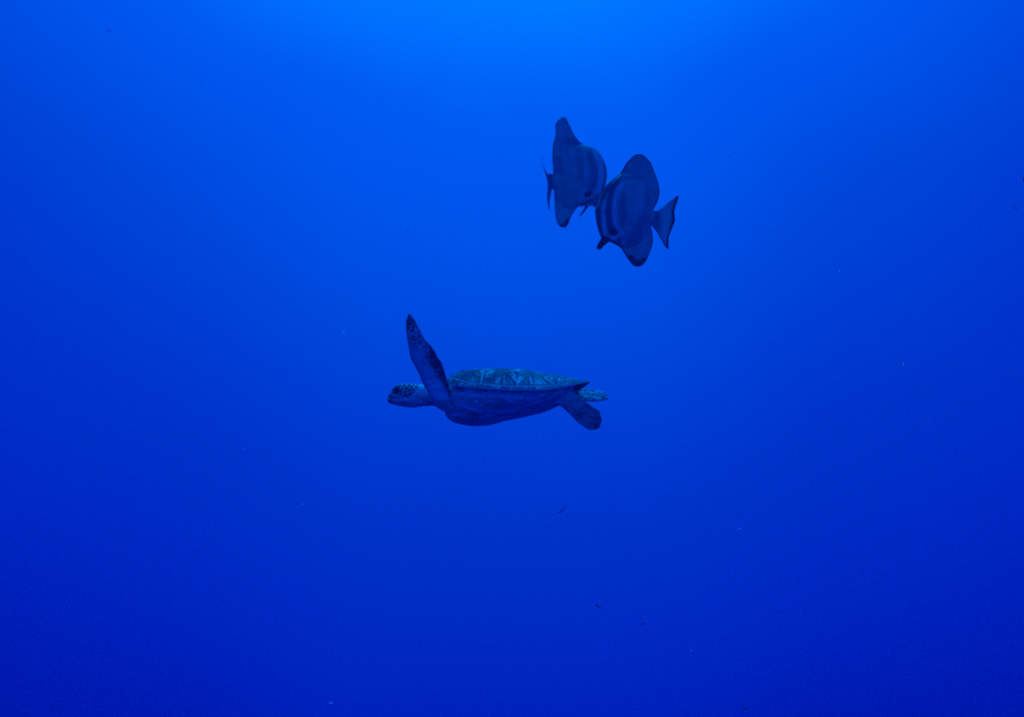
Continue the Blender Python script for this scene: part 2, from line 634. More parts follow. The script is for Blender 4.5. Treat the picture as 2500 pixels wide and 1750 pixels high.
def loft(sections, cap=True):
    base = len(LV)
    n = len(sections[0])
    for s_ in sections:
        LV.extend([np.array(p, float) for p in s_])
    m = len(sections)
    for i in range(m - 1):
        for j in range(n):
            k = (j + 1) % n
            LF.append((base + i * n + j, base + i * n + k, base + (i + 1) * n + k, base + (i + 1) * n + j))
    if cap:
        for idx in (0, m - 1):
            c_ = np.mean(sections[idx], 0)
            LV.append(c_)
            ci = len(LV) - 1
            for j in range(n):
                k = (j + 1) % n
                f = (base + idx * n + j, base + idx * n + k, ci)
                LF.append(f if idx else f[::-1])


D_TAB = [(0, 56), (.03, 70), (.08, 75.5), (.17, 73), (.31, 63), (.43, 48), (.61, 34), (.72, 28), (.80, 23), (.88, 15)]
secs = []
for t in np.concatenate([np.linspace(.012, .1, 9), np.linspace(.13, .88, 28)]):
    wd = 0.90 * float(shell_w(t)) * (1 if t > .1 else .93 + .7 * t)
    z0 = float(shell_z(t)); h = .78 * float(interp(t, H_TAB)); d = float(interp(t, D_TAB))
    ring = []
    for a in np.linspace(0, 2 * math.pi, 48, endpoint=False):
        ca, sa = math.cos(a), math.sin(a)
        if sa >= 0:
            y = wd * ca; z = z0 - 3 + h * sa
        else:
            y = wd * math.copysign(abs(ca) ** .72, ca); z = z0 - 3 - (d - 3) * abs(sa) ** .80
        ring.append([T0 + t * TL - U0, y, z])
    ring = roll(np.array(ring)) * PX
    secs.append(ring)
loft(secs)

# neck and head: (u, top v, bottom v, half width)
head = [(945.6, 972.5, 977, 1.5), (946.5, 968, 981, 5), (949.5, 961.5, 984, 9), (955, 953.5, 985.7, 13), (962, 945, 987.5, 16.5), (970, 939, 989.5, 19.5),
        (980, 936.5, 991.7, 22), (995, 935.7, 994, 24.5), (1009, 936.2, 994.8, 25.5), (1023, 937.4, 993.3, 25), (1037, 938.5, 991.2, 26),
        (1052, 939, 990.5, 30), (1064, 939, 992, 36), (1072, 938, 998, 41), (1084, 936, 1004, 46), (1100, 932, 1010, 55), (1120, 930, 1012, 55)]
hu = [r[0] for r in head]
us = np.concatenate([np.linspace(945.6, 962, 10), np.linspace(965, 1120, 36)])
secs = []
for u in us:
    tv = float(interp(u, [(r[0], r[1]) for r in head])); bv = float(interp(u, [(r[0], r[2]) for r in head])); hw = float(interp(u, [(r[0], r[3]) for r in head]))
    ring = []
    cz, hz_ = (tv + bv) / 2, (bv - tv) / 2
    for a in np.linspace(0, 2 * math.pi, 36, endpoint=False):
        ca, sa = math.cos(a), math.sin(a)
        yy = hw * math.copysign(abs(ca) ** .9, ca) * (1 - 0.10 * sa * (u < 1000))
        # cheek hollow behind the jaw, brow above the eye
        ring.append(P(u, cz - hz_ * math.copysign(abs(sa) ** .95, sa), yy))
    secs.append(ring)
loft(secs)


def flipper(st, n=28, lead=0.35):
    """st: (edge A u, v, y), (edge B u, v, y), thickness px; a blade with a thick leading edge A"""
    rows = np.array([[*a, *b, th] for a, b, th in st], float)
    rows = catmull(rows, 5)
    secs = []
    for r in rows:
        a, b = P(*r[0:3]), P(*r[3:6])
        chord = b - a
        secs.append((a, b, r[6]))
    ctr = np.array([(a + b) / 2 for a, b, _ in secs])
    ax = np.gradient(ctr, axis=0)
    out = []
    for (a, b, th), d in zip(secs, ax):
        ch = b - a
        nn = np.cross(ch, d); nn /= max(np.linalg.norm(nn), 1e-9)
        ring = []
        for q in np.linspace(0, 2 * math.pi, n, endpoint=False):
            x = (1 - math.cos(q)) / 2
            y = math.sin(q)
            prof = math.copysign(abs(y) ** .8, y) * (1.15 - 0.75 * x)
            ring.append(a + ch * x + nn * prof * th * PX * .5)
        out.append(ring)
    loft(out)


# near front flipper, raised (leading edge first)
flipper([((999.0, 765), (1001.2, 765.5), 3), ((995.5, 771), (1006.2, 771.5), 5), ((991.8, 783), (1012.5, 779), 8), ((991.2, 803), (1024.8, 802), 10), ((993, 826), (1038.8, 829), 13),
         ((996, 842), (1047.5, 838), 14), ((999, 858), (1062, 857), 17), ((1002, 872), (1069, 872), 18), ((1007, 884), (1078.5, 884), 20), ((1021, 909), (1086, 907), 24),
         ((1033, 938), (1094, 934), 30), ((1047, 960), (1103, 955), 38), ((1062, 985), (1122, 972), 44), ((1085, 1000), (1140, 985), 40)]
        and [((a[0], a[1], y), (b[0], b[1], y + 10), th) for (a, b, th), y in zip(
            [((999.0, 765), (1001.2, 765.5), 3), ((995.5, 771), (1006.2, 771.5), 5), ((991.8, 783), (1012.5, 779), 8), ((991.2, 803), (1024.8, 802), 10), ((993, 826), (1038.8, 829), 13),
             ((996, 842), (1047.5, 838), 14), ((999, 858), (1062, 857), 17), ((1002, 872), (1069, 872), 18), ((1007, 884), (1078.5, 884), 20), ((1021, 909), (1086, 907), 24),
             ((1033, 938), (1094, 934), 30), ((1047, 960), (1103, 955), 36), ((1062, 985), (1122, 972), 42), ((1085, 1000), (1140, 985), 40)],
            [-150, -150, -149, -146, -141, -137, -132, -127, -122, -110, -96, -82, -64, -40])])
# far front flipper, swept out behind the body
flipper([((1085, 965, 40), (1150, 965, 40), 34), ((1095, 968, 80), (1160, 962, 80), 26), ((1110, 975, 125), (1172, 968, 120), 18), ((1135, 985, 175), (1190, 976, 165), 14),
         ((1160, 990, 220), (1203, 984, 205), 10), ((1185, 994, 255), (1208, 990, 245), 6), ((1200, 996, 275), (1206, 995, 272), 3)])
# near hind flipper, hanging down
flipper([((1325, 975, -25), (1368, 945, -35), 40), ((1350, 985, -40), (1388, 951, -45), 34), ((1366, 990, -50), (1399, 957, -50), 26), ((1386, 1006, -58), (1421, 972, -56), 17),
         ((1409, 1029.5, -62), (1446, 990.5, -60), 12), ((1424, 1041.5, -64), (1462, 1001, -62), 10), ((1435, 1047.5, -65), (1467.5, 1013, -63), 8), ((1445, 1050, -66), (1470.5, 1025, -64), 7),
         ((1455, 1048, -67), (1468, 1033, -66), 5), ((1463, 1045.5, -68), (1467.5, 1039.5, -67), 3)])
# far hind flipper, trailing level
flipper([((1365, 965, 15), (1365, 952, 45), 30), ((1385, 969, 25), (1388, 951, 55), 20), ((1405, 974, 30), (1408, 946.5, 66), 13), ((1430, 979, 34), (1434, 947.5, 74), 9),
         ((1451, 980.3, 38), (1455, 950, 76), 8), ((1469, 977.8, 44), (1474, 955.5, 72), 7), ((1485, 975, 54), (1484, 966, 66), 5)])
# tail stub
secs = []
for k in range(10):
    u = 1380 + 3.2 * k
    r = 10 * (1 - k / 10) + 1
    secs.append([P(u, 958 - k * .3 + r * .7 * math.sin(a), 2 + r * math.cos(a)) for a in np.linspace(0, 2 * math.pi, 14, endpoint=False)])
loft(secs)

tmp = bpy.data.meshes.new('tmp')
tmp.from_pydata([tuple(map(float, v)) for v in LV], [], LF)
tmp.validate(); tmp.update()
import bmesh
bm = bmesh.new(); bm.from_mesh(tmp); bmesh.ops.recalc_face_normals(bm, faces=bm.faces); bm.to_mesh(tmp); bm.free()
body = bpy.data.objects.new('body', tmp)
COL.objects.link(body)
rm = body.modifiers.new('r', 'REMESH'); rm.mode = 'VOXEL'; rm.voxel_size = 0.0032; rm.adaptivity = 0.0
sm = body.modifiers.new('s', 'SMOOTH'); sm.factor = 0.5; sm.iterations = 5
dg = bpy.context.evaluated_depsgraph_get(); dg.update()
me = bpy.data.meshes.new_from_object(body.evaluated_get(dg))
me.name = 'body'
body.modifiers.clear(); body.data = me; bpy.data.meshes.remove(tmp)
body.parent = turtle
me.polygons.foreach_set('use_smooth', [True] * len(me.polygons))
me.materials.clear(); me.materials.append(M_SKIN)
nv = len(me.vertices)
co = np.empty(nv * 3); me.vertices.foreach_get('co', co); co = co.reshape(-1, 3)
u, v, y = uvy(co)
UVp = np.stack([u, v], 1)
tone = np.full(nv, 0.50)
scl = np.zeros(nv)
line = np.zeros(nv)


def inpoly(P_, poly):
    ins = np.zeros(len(P_), bool)
    p = np.array(poly, float)
    for a, b in zip(p, np.roll(p, -1, 0)):
        c1 = (a[1] > P_[:, 1]) != (b[1] > P_[:, 1])
        xi = (b[0] - a[0]) * (P_[:, 1] - a[1]) / ((b[1] - a[1]) if abs(b[1] - a[1]) > 1e-9 else 1e-9) + a[0]
        ins ^= c1 & (P_[:, 0] < xi)
    return ins


# head
hd = u < 1048
hmask = inpoly(UVp, [(953, 944), (968, 925), (1024, 925), (1021, 944), (1012, 957), (997, 972), (982, 971), (972, 966), (961, 962), (953, 957)])
seeds = [(986.9, 939.7), (999, 940), (983.2, 945.5), (992.5, 948), (1006.5, 944.3), (980.9, 950.9), (977.6, 955.5), (989.3, 956.5), (999, 952.7), (1009.3, 950.9),
         (1000.5, 959.7), (990.2, 964.5), (975.7, 962), (1016, 945.5), (968.5, 951), (975, 942), (960.5, 952), (961, 959), (1012, 937.5), (1021, 939), (983, 970), (1010, 957), (966, 940), (967, 963)]
sd = []
for a_, b_ in seeds:
    tv = float(interp(a_, [(r[0], r[1]) for r in head])); bv = float(interp(a_, [(r[0], r[2]) for r in head])); hw = float(interp(a_, [(r[0], r[3]) for r in head]))
    k_ = (b_ - (tv + bv) / 2) / ((bv - tv) / 2)
    yy_ = hw * math.sqrt(max(0, 1 - k_ * k_))
    sd += [(a_, b_, yy_), (a_, b_, -yy_)]
for a_ in (972, 984, 997, 1010): sd.append((a_, 936, 0))
sd = np.array(sd)
hidx = np.where(hd & hmask)[0]
q3 = np.stack([u[hidx], v[hidx], y[hidx]], 1) * (0.9, 1.05, .7)
q3[:, 0] += 1.1 * np.sin(v[hidx] * .9); q3[:, 1] += .9 * np.sin(u[hidx] * .8)
dd_ = np.sort(np.linalg.norm(q3[:, None] - (sd * (0.9, 1.05, .7))[None], axis=2), axis=1)
hc = np.zeros(nv); hm = np.zeros(nv)
hc[hidx] = sstep(dd_[:, 1] - dd_[:, 0], .8, 2.6)
hm[hidx] = 1
crown = hd & ~hmask & (v < 962) & (u >= 1012)
tone = np.where(crown, 0.75, tone)
line = np.where(crown, 0.30, line)
ln1 = seg_dist(UVp, [(949, 961), (956, 962), (963, 965.5), (970, 964.5), (978, 969), (986, 973)])
line = np.maximum(line, np.where(hd, 0.75 * (1 - sstep(ln1, .6, 2.4)), 0))
scl = np.where(hd & (ln1 < 2.2), 0, scl)
ln2 = seg_dist(UVp, [(951, 965), (957, 970), (966, 970), (980, 971.5)])
tone = np.where(hd, tone * (0.15 + .85 * sstep(ln2, 1.2, 3.5)), tone)
ln3 = seg_dist(UVp, [(946, 971), (949, 972), (953, 975)])
line = np.maximum(line, np.where(hd, 0.35 * (1 - sstep(ln3, 1.5, 5)), 0))
tip = seg_dist(UVp, [(949, 979.5), (956, 980)])
tone = np.where(hd, tone * sstep(tip, 2.0, 6.5), tone)
cheek = seg_dist(UVp, [(962, 975), (992, 972), (1010, 962)])
tone = np.where(hd, tone + .25 * (1 - sstep(cheek, 2, 9)), tone)
# a few pale flecks on the neck
for a, b in (((1032.5, 961.8), (1034.5, 962.2)), ((1037.5, 962.6), (1042, 964)), ((1049, 963), (1054, 964.2))):
    dd = seg_dist(UVp, [a, b])
    line = np.maximum(line, np.where(y < -18, .9 * (1 - sstep(dd, .4, 1.5)), 0))

# near front flipper
ff = (y < -75) & (u < 1112) & (v < 975) & (u > 985)
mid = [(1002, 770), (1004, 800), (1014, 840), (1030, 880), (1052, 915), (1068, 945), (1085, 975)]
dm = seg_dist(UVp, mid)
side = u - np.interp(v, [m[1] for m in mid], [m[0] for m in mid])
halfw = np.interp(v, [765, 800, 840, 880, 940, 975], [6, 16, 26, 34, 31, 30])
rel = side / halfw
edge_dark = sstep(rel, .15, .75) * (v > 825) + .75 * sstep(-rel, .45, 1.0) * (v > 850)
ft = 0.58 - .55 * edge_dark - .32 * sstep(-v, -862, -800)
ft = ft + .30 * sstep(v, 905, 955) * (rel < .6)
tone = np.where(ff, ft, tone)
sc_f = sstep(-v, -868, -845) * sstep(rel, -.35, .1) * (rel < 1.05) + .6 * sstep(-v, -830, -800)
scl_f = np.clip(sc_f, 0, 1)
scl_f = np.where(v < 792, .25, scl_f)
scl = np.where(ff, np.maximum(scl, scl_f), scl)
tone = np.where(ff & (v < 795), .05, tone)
# hind flippers
hf_ = (y < -30) & (u > 1375) & (v > 968)
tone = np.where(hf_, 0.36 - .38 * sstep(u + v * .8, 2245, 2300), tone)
fh = (y > 5) & (u > 1380) & (v > 940)
scl = np.where(fh, 0.85 * sstep(u, 1386, 1402), scl)
line = np.where(fh & (u > 1448) & (v < 962), .25, line)
# belly: faint pale seams of the plastron
tor = (u > 1095) & ~ff & ~hf_ & ~fh & (v > 945)
for poly, k in (([(1110, 985), (1170, 1003), (1240, 1003), (1330, 975)], .34), ([(1105, 1010), (1160, 1020), (1250, 1004), (1345, 972)], .24),
                ([(1160, 1003), (1180, 1026)], .26), ([(1240, 1000), (1262, 1016)], .24), ([(1100, 960), (1140, 964), (1210, 968), (1300, 972), (1345, 960)], .22)):
    tone = np.where(tor, tone + k * (1 - sstep(seg_dist(UVp, poly), 1, 5)), tone)
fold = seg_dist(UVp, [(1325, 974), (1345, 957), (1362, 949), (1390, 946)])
tone = np.where((u > 1310) & ~fh, tone * (.45 + .55 * sstep(fold, 1.5, 7)), tone)  # shade in the hind skin fold painted into the tone
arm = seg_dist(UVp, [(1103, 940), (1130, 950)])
tone = np.where((y < -50) & (u > 1092), tone * (.35 + .65 * sstep(arm, 3, 9)), tone)  # shade of the shoulder crease painted into the tone
eyepatch = np.hypot((u - 968.5) * 1.25, (v - 951.5) * .8)
hc = np.where(hd, np.maximum(hc, 1 - sstep(eyepatch, 7.5, 9.5)), hc)
hm = np.where(hd & (ln1 < 2.0), 0, hm)
hat = me.color_attributes.new('head', 'FLOAT_COLOR', 'POINT')
hat.data.foreach_set('color', np.stack([hc, hm, hm * 0, hm * 0 + 1], 1).ravel())
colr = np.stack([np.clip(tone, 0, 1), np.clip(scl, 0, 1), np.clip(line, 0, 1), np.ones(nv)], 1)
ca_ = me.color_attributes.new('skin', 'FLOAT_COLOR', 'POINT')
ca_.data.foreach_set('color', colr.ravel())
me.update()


def ellipsoid(name, c, r, mat, parent, rot=None, nseg=20, nring=12):
    V, F = [], []
    for i in range(nring + 1):
        th = math.pi * i / nring
        for j in range(nseg):
            a = 2 * math.pi * j / nseg
            p = Vector((r[0] * math.sin(th) * math.cos(a), r[1] * math.sin(th) * math.sin(a), r[2] * math.cos(th)))
            if rot is not None: p = rot @ p
            V.append((p.x + c[0], p.y + c[1], p.z + c[2]))
    for i in range(nring):
        for j in range(nseg):
            k = (j + 1) % nseg
            F.append((i * nseg + j, (i + 1) * nseg + j, (i + 1) * nseg + k, i * nseg + k))
    return mesh_obj(name, V, F, mat, parent)


for s in (-1, 1):
    ellipsoid('eye', P(968.8, 951.5, s * 16.2), (4.8 * PX, 4.2 * PX, 9.0 * PX), M_EYE, turtle, Matrix.Rotation(R(20), 3, 'Y'))

# ================================================================== THE TWO BATFISH
def fish_material():
    w = NT('batfish_skin')
    at = w.n('ShaderNodeVertexColor', layer_name='skin').outputs[0]
    tc = w.n('ShaderNodeTexCoord').outputs['Object']
    mot = w.noise(tc, 14.0, 5.0, 0.6)
    fine = w.noise(tc, 160.0, 3.0, 0.6)
    ray = w.noise(w.mapping(tc, (70.0, 8.0, 4.0)), 1.0, 2.0, 0.5, 0.2)
    k = w.math('MULTIPLY_ADD', mot, 0.55, 0.72)
    k = w.math('MULTIPLY', k, w.math('MULTIPLY_ADD', fine, 0.25, 0.88))
    k = w.math('MULTIPLY', k, w.math('MULTIPLY_ADD', ray, 0.5, 0.75))
    mul = w.n('ShaderNodeVectorMath', operation='SCALE')
    w.l(at, mul.inputs[0]); w.l(k, mul.inputs[3])
    w.bsdf(mul.outputs[0], 0.42, bump=w.math('ADD', fine, ray), bstr=0.25, bdist=0.0015, spec=0.35)
    return w.m


M_FISH = fish_material()
M_PELVIC = plain('pelvic_black', (.010, .014, .014, 1), 0.5, 0.3)

BODY_C = np.array([.42, .50, .42]); DARK_C = np.array([.09, .14, .20]); PALE_C = np.array([.66, .80, .72]); INK_C = np.array([.01, .012, .035])


class Fish:
    def __init__(s, name, label, zoom_origin, zoom_scale, dist, uc, vc, yaw):
        s.zo, s.zs, s.D = zoom_origin, zoom_scale, dist
        s.px = dist / FPX
        s.uc, s.vc, s.yaw = uc, vc, yaw
        s.root = empty(name, ((uc - 1250) * s.px, dist, (875 - vc) * s.px))
        s.root.rotation_euler = (0, 0, yaw)
        tag(s.root, label, 'fish', 'pair of batfish above the turtle')
        s.cy = math.cos(yaw)

    def im(s, pts):
        """enlarged-crop coordinates -> photo pixels"""
        return np.array([(x / s.zs + s.zo[0], y / s.zs + s.zo[1]) for x, y in pts], float)

    def loc(s, u, v, y=0.0):
        # real place of a body point in the fish's own upright plane, turned by its yaw
        k = (u - 1250) / FPX
        X0 = (s.uc - 1250) * s.px
        x = (k * s.D - X0) / (s.cy - k * math.sin(s.yaw))
        z = (875 - v) / FPX * (s.D + x * math.sin(s.yaw)) - (875 - s.vc) * s.px
        return np.stack([x, np.broadcast_to(y, np.shape(u)) * s.px, z], -1)

    def sheet(s, name, outline, thick, rows=120, cols=44, colour=None, sm=5, mat=None, bend=None, edge=6.0):
        pl = catmull(s.im(outline), sm, closed=True)
        top, bot = pl[:, 1].min(), pl[:, 1].max()
        q = (1 - np.cos(np.linspace(0.02, math.pi - .02, rows))) / 2
        q = .5 * q + .5 * np.linspace(0.002, .998, rows)
        V, UU, VVv = [], [], []
        cc = (1 - np.cos(np.linspace(0, math.pi, cols))) / 2
        for yv in top + (bot - top) * q:
            xs = []
            for a, b in zip(pl, np.roll(pl, -1, 0)):
                if (a[1] > yv) != (b[1] > yv):
                    xs.append(a[0] + (b[0] - a[0]) * (yv - a[1]) / (b[1] - a[1]))
            xl, xr = min(xs), max(xs)
            UU.append(xl + (xr - xl) * cc); VVv.append(np.full(cols, yv))
        UU, VVv = np.array(UU), np.array(VVv)
        Pq = np.stack([UU.ravel(), VVv.ravel()], 1)
        dist = seg_dist(Pq, np.concatenate([pl, pl[:1]])).reshape(UU.shape)
        # thickness grows from nothing at the outline
        th = thick(UU, VVv) * np.sqrt(np.clip(1 - (1 - np.clip(dist / edge, 0, 1)) ** 2, 0, 1))
        th[0] *= 0.3; th[-1] *= 0.3
        bd = bend(UU, VVv) if bend else 0.0
        near = s.loc(UU, VVv, bd - th); far = s.loc(UU, VVv, bd + th)
        n_ = rows * cols
        verts = np.concatenate([near.reshape(-1, 3), far.reshape(-1, 3)])
        F = []
        for i in range(rows - 1):
            for j in range(cols - 1):
                a = i * cols + j
                F.append((a, a + cols, a + cols + 1, a + 1))
                F.append((n_ + a, n_ + a + 1, n_ + a + cols + 1, n_ + a + cols))
            for j, fl in ((0, 0), (cols - 1, 1)):
                a = i * cols + j
                f = (a, n_ + a, n_ + a + cols, a + cols)
                F.append(f if not fl else f[::-1])
        for i in (0, rows - 1):
            for j in range(cols - 1):
                a = i * cols + j
                f = (a, a + 1, n_ + a + 1, n_ + a)
                F.append(f if i == 0 else f[::-1])
        me = bpy.data.meshes.new(name)
        me.from_pydata([tuple(map(float, p)) for p in verts], [], F)
        b2 = bmesh.new(); b2.from_mesh(me); bmesh.ops.recalc_face_normals(b2, faces=b2.faces)
        bmesh.ops.remove_doubles(b2, verts=[], dist=0) ; b2.to_mesh(me); b2.free()
        me.polygons.foreach_set('use_smooth', [True] * len(me.polygons))
        c3 = colour(Pq, dist.ravel())
        c4 = np.concatenate([c3, np.ones((len(c3), 1))], 1)
        c4 = np.concatenate([c4, c4])
        at = me.color_attributes.new('skin', 'FLOAT_COLOR', 'POINT')
        at.data.foreach_set('color', c4.ravel())
        me.materials.append(mat or M_FISH)
        me.update()
        o = bpy.data.objects.new(name, me)
        COL.objects.link(o)
        o.parent = s.root
        return o


def blend(c, m, col):
    return c * (1 - m[:, None]) + np.asarray(col) * m[:, None]


# ---- left fish: heads right and away, tail seen nearly edge-on
L = Fish('batfish', 'left batfish with tall pointed dorsal fin, facing right, partly behind its companion', (1300, 270), 5.355, 6.35, 1405, 430, R(26))
out = [(418, 84), (445, 110), (462, 148), (490, 205), (522, 275), (552, 328), (585, 375), (640, 428), (740, 465), (830, 510), (900, 600), (948, 715), (966, 850), (952, 950), (925, 1050),
       (905, 1130), (888, 1180), (862, 1236), (838, 1252), (800, 1225), (760, 1192), (700, 1208), (620, 1240), (560, 1300), (500, 1400), (465, 1490), (430, 1528), (372, 1522),
       (315, 1452), (293, 1300), (287, 1100), (283, 1020), (250, 1012), (246, 870), (275, 822), (264, 700), (258, 560), (272, 430), (298, 340), (299, 240), (301, 180), (335, 130), (385, 92)]


def thickL(u, v):
    cx, cy = 1300 + 620 / 5.355, 270 + 880 / 5.355
    a = R(-18)
    dx, dy = (u - cx), (v - cy)
    x = dx * math.cos(a) - dy * math.sin(a); y = dx * math.sin(a) + dy * math.cos(a)
    e = np.clip(1 - (x / 72) ** 2 - (y / 82) ** 2, 0, 1)
    ped = np.exp(-(((u - 1350) / 22) ** 2 + ((v - 445) / 15) ** 2))
    return 1.6 + 19 * e ** .7 + 4 * ped


def colL(P_, d):
    Z = lambda pts: L.im(pts)
    c = np.tile(BODY_C, (len(P_), 1))
    def g(pts, r0, r1): return 1 - sstep(seg_dist(P_, Z(pts)), r0 / 5.355, r1 / 5.355)
    fin = 1 - sstep(P_[:, 1], 270 + 280 / 5.355, 270 + 430 / 5.355)
    c = blend(c, .35 * fin, (.58, .78, .50))
    anal = sstep(P_[:, 1], 270 + 1150 / 5.355, 270 + 1380 / 5.355)
    c = blend(c, .45 * anal, (.58, .78, .50))
    c = blend(c, .6 * g([(330, 640), (330, 800)], 10, 70), DARK_C)
    c = blend(c, .55 * g([(450, 400), (560, 420), (600, 600), (590, 850), (580, 900)], 10, 75), DARK_C)
    c = blend(c, .60 * g([(720, 600), (770, 800), (740, 980), (690, 1060)], 25, 85), DARK_C)
    c = blend(c, .85 * g([(790, 560), (845, 700), (860, 900), (840, 1030), (800, 1080)], 14, 60), PALE_C)
    c = blend(c, .55 * g([(600, 1150), (640, 1060)], 10, 60), PALE_C)
    c = blend(c, .25 * g([(620, 560), (640, 700), (640, 900)], 10, 60), PALE_C)
    c = blend(c, .85 * g([(935, 720), (945, 850), (925, 960), (900, 1060)], 16, 42), INK_C)
    c = blend(c, .95 * g([(665, 1112), (700, 1105)], 26, 46), INK_C)
    c = blend(c, .6 * g([(800, 1145), (810, 1150)], 8, 40), INK_C)
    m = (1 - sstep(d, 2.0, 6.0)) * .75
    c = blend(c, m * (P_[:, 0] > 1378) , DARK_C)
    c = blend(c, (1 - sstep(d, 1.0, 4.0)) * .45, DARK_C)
    c = blend(c, .9 * g([(380, 1515), (430, 1510), (460, 1440)], 18, 48), INK_C)
    return c


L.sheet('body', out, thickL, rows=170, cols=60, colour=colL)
dk = lambda P_, d: np.tile(DARK_C * 1.3, (len(P_), 1))
L.sheet('tail_fin', [(113, 636), (130, 690), (155, 750), (185, 810), (215, 855), (245, 866), (285, 830), (300, 900), (300, 990), (255, 1035), (238, 1100), (226, 1180), (222, 1250), (226, 1310), (212, 1285),
                     (200, 1220), (191, 1150), (192, 1080), (200, 1000), (190, 900), (160, 800), (130, 710)], lambda u, v: 1.6 + 2.5 * np.clip((u - 1338) / 15, 0, 1),
        rows=90, cols=12, colour=dk, edge=2.5, sm=4)
L.sheet('fin_filament', [(150, 585), (142, 605), (128, 622), (118, 634), (122, 618), (138, 600)], lambda u, v: 0.7 + 0 * u, rows=20, cols=6, colour=dk, edge=1.0, sm=3)
L.sheet('pelvic_fin', [(700, 1205), (745, 1205), (725, 1250), (690, 1300), (650, 1350), (615, 1382), (598, 1380), (630, 1335), (665, 1280)], lambda u, v: 1.5 + 0 * u,
        rows=30, cols=8, colour=dk, mat=M_PELVIC, edge=2.0, bend=lambda u, v: -4.0 + 0 * u)
L.sheet('pelvic_fin', [(790, 1190), (880, 1165), (870, 1220), (835, 1262), (805, 1235)], lambda u, v: 2.0 + 0 * u, rows=20, cols=8, colour=dk, mat=M_PELVIC, edge=2.0, bend=lambda u, v: 5.0 + 0 * u)
for sg in (-1, 1):
    e_uv = L.im([(812, 1100)])[0]
    ellipsoid('eye', L.loc(e_uv[0], e_uv[1], sg * 11.0), (4.0 * L.px, 2.2 * L.px, 4.2 * L.px), M_EYE, L.root)

# ---- right fish: faces left and a little towards the camera
Rf = Fish('batfish', 'right batfish nearer the camera, facing left, with pale striped forehead and dark edged tail', (1430, 360), 5.184, 5.6, 1540, 515, R(24))
out = [(672, 82), (735, 103), (790, 155), (825, 200), (850, 260), (875, 325), (905, 410), (927, 490), (934, 560), (925, 630), (908, 690), (880, 750), (845, 806), (868, 822), (870, 960), (822, 978),
       (835, 1040), (848, 1120), (848, 1200), (825, 1290), (790, 1380), (755, 1450), (705, 1496), (650, 1511), (600, 1492), (555, 1440), (515, 1385), (480, 1330), (445, 1275), (385, 1232),
       (300, 1188), (250, 1165), (198, 1138), (180, 1090), (162, 1010), (147, 920), (140, 840), (136, 780), (150, 740), (180, 680), (215, 580), (270, 480), (350, 400), (430, 335), (470, 275), (510, 205),
       (565, 145), (620, 98)]


def thickR(u, v):
    cx, cy = 1430 + 440 / 5.184, 360 + 800 / 5.184
    a = R(14)
    dx, dy = (u - cx), (v - cy)
    x = dx * math.cos(a) - dy * math.sin(a); y = dx * math.sin(a) + dy * math.cos(a)
    e = np.clip(1 - (x / 80) ** 2 - (y / 92) ** 2, 0, 1)
    ped = np.exp(-(((u - 1592) / 24) ** 2 + ((v - 534) / 14) ** 2))
    return 1.7 + 22 * e ** .7 + 4.5 * ped


def colR(P_, d):
    def g(pts, r0, r1): return 1 - sstep(seg_dist(P_, Rf.im(pts)), r0 / 5.184, r1 / 5.184)
    c = np.tile(BODY_C, (len(P_), 1))
    fin = 1 - sstep(P_[:, 1], 360 + 355 / 5.184, 360 + 375 / 5.184)
    c = blend(c, .55 * g([(520, 620), (560, 900), (650, 600), (780, 480)], 10, 120), (.5, .62, .52))
    c = blend(c, .25 * fin, (.4, .54, .36))
    c = blend(c, .55 * g([(480, 385), (700, 375)], 8, 45) * (P_[:, 1] > 360 + 372 / 5.184), DARK_C)
    c = blend(c, .35 * g([(430, 360), (600, 368), (700, 360), (850, 350)], 2, 8), PALE_C)
    c = blend(c, .50 * g([(415, 640), (405, 800), (410, 960)], 20, 80), DARK_C)
    c = blend(c, .45 * g([(780, 620), (760, 760), (700, 900), (600, 1080), (560, 1200)], 20, 110), DARK_C)
    c = blend(c, .40 * g([(860, 500), (840, 640)], 10, 60), (.55, .72, .50))
    c = blend(c, .45 * g([(740, 1200), (700, 1330)], 10, 90), (.55, .72, .50))
    c = blend(c, .80 * g([(410, 480), (345, 580), (300, 760), (320, 960), (360, 1060)], 16, 50), PALE_C)
    c = blend(c, .90 * g([(330, 1150), (385, 1090)], 20, 60), PALE_C * 1.1)
    c = blend(c, .90 * g([(172, 860), (190, 1010), (205, 1110)], 14, 34), PALE_C * 1.15)
    c = blend(c, .75 * g([(205, 680), (180, 800)], 8, 30), PALE_C)
    c = blend(c, .94 * g([(400, 390), (300, 520), (250, 680), (236, 840), (258, 980), (300, 1080)], 26, 46), DARK_C * .8)
    c = blend(c, .85 * g([(430, 345), (350, 410), (280, 480), (235, 560)], 16, 40), DARK_C * .7)
    c = blend(c, .9 * g([(300, 1070), (325, 1085)], 30, 60), INK_C)
    c = blend(c, .9 * g([(375, 1160), (390, 1200)], 6, 22), INK_C)
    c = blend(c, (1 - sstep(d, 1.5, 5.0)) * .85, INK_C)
    c = blend(c, .90 * g([(560, 1400), (620, 1460), (700, 1470), (750, 1430)], 22, 62), INK_C)
    return c


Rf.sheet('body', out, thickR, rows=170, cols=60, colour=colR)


def colT(P_, d):
    def g(pts, r0, r1): return 1 - sstep(seg_dist(P_, Rf.im(pts)), r0 / 5.184, r1 / 5.184)
    c = np.tile(BODY_C, (len(P_), 1))
    c = blend(c, .75 * g([(1010, 780), (1010, 1000), (1010, 1100)], 30, 95), (.7, .88, .58))
    c = blend(c, .6 * g([(900, 830), (900, 980)], 20, 60), DARK_C)
    c = blend(c, .97 * g([(1172, 615), (1145, 720), (1118, 820), (1122, 920), (1088, 1030), (1055, 1130), (1040, 1280)], 24, 40), INK_C)
    return c


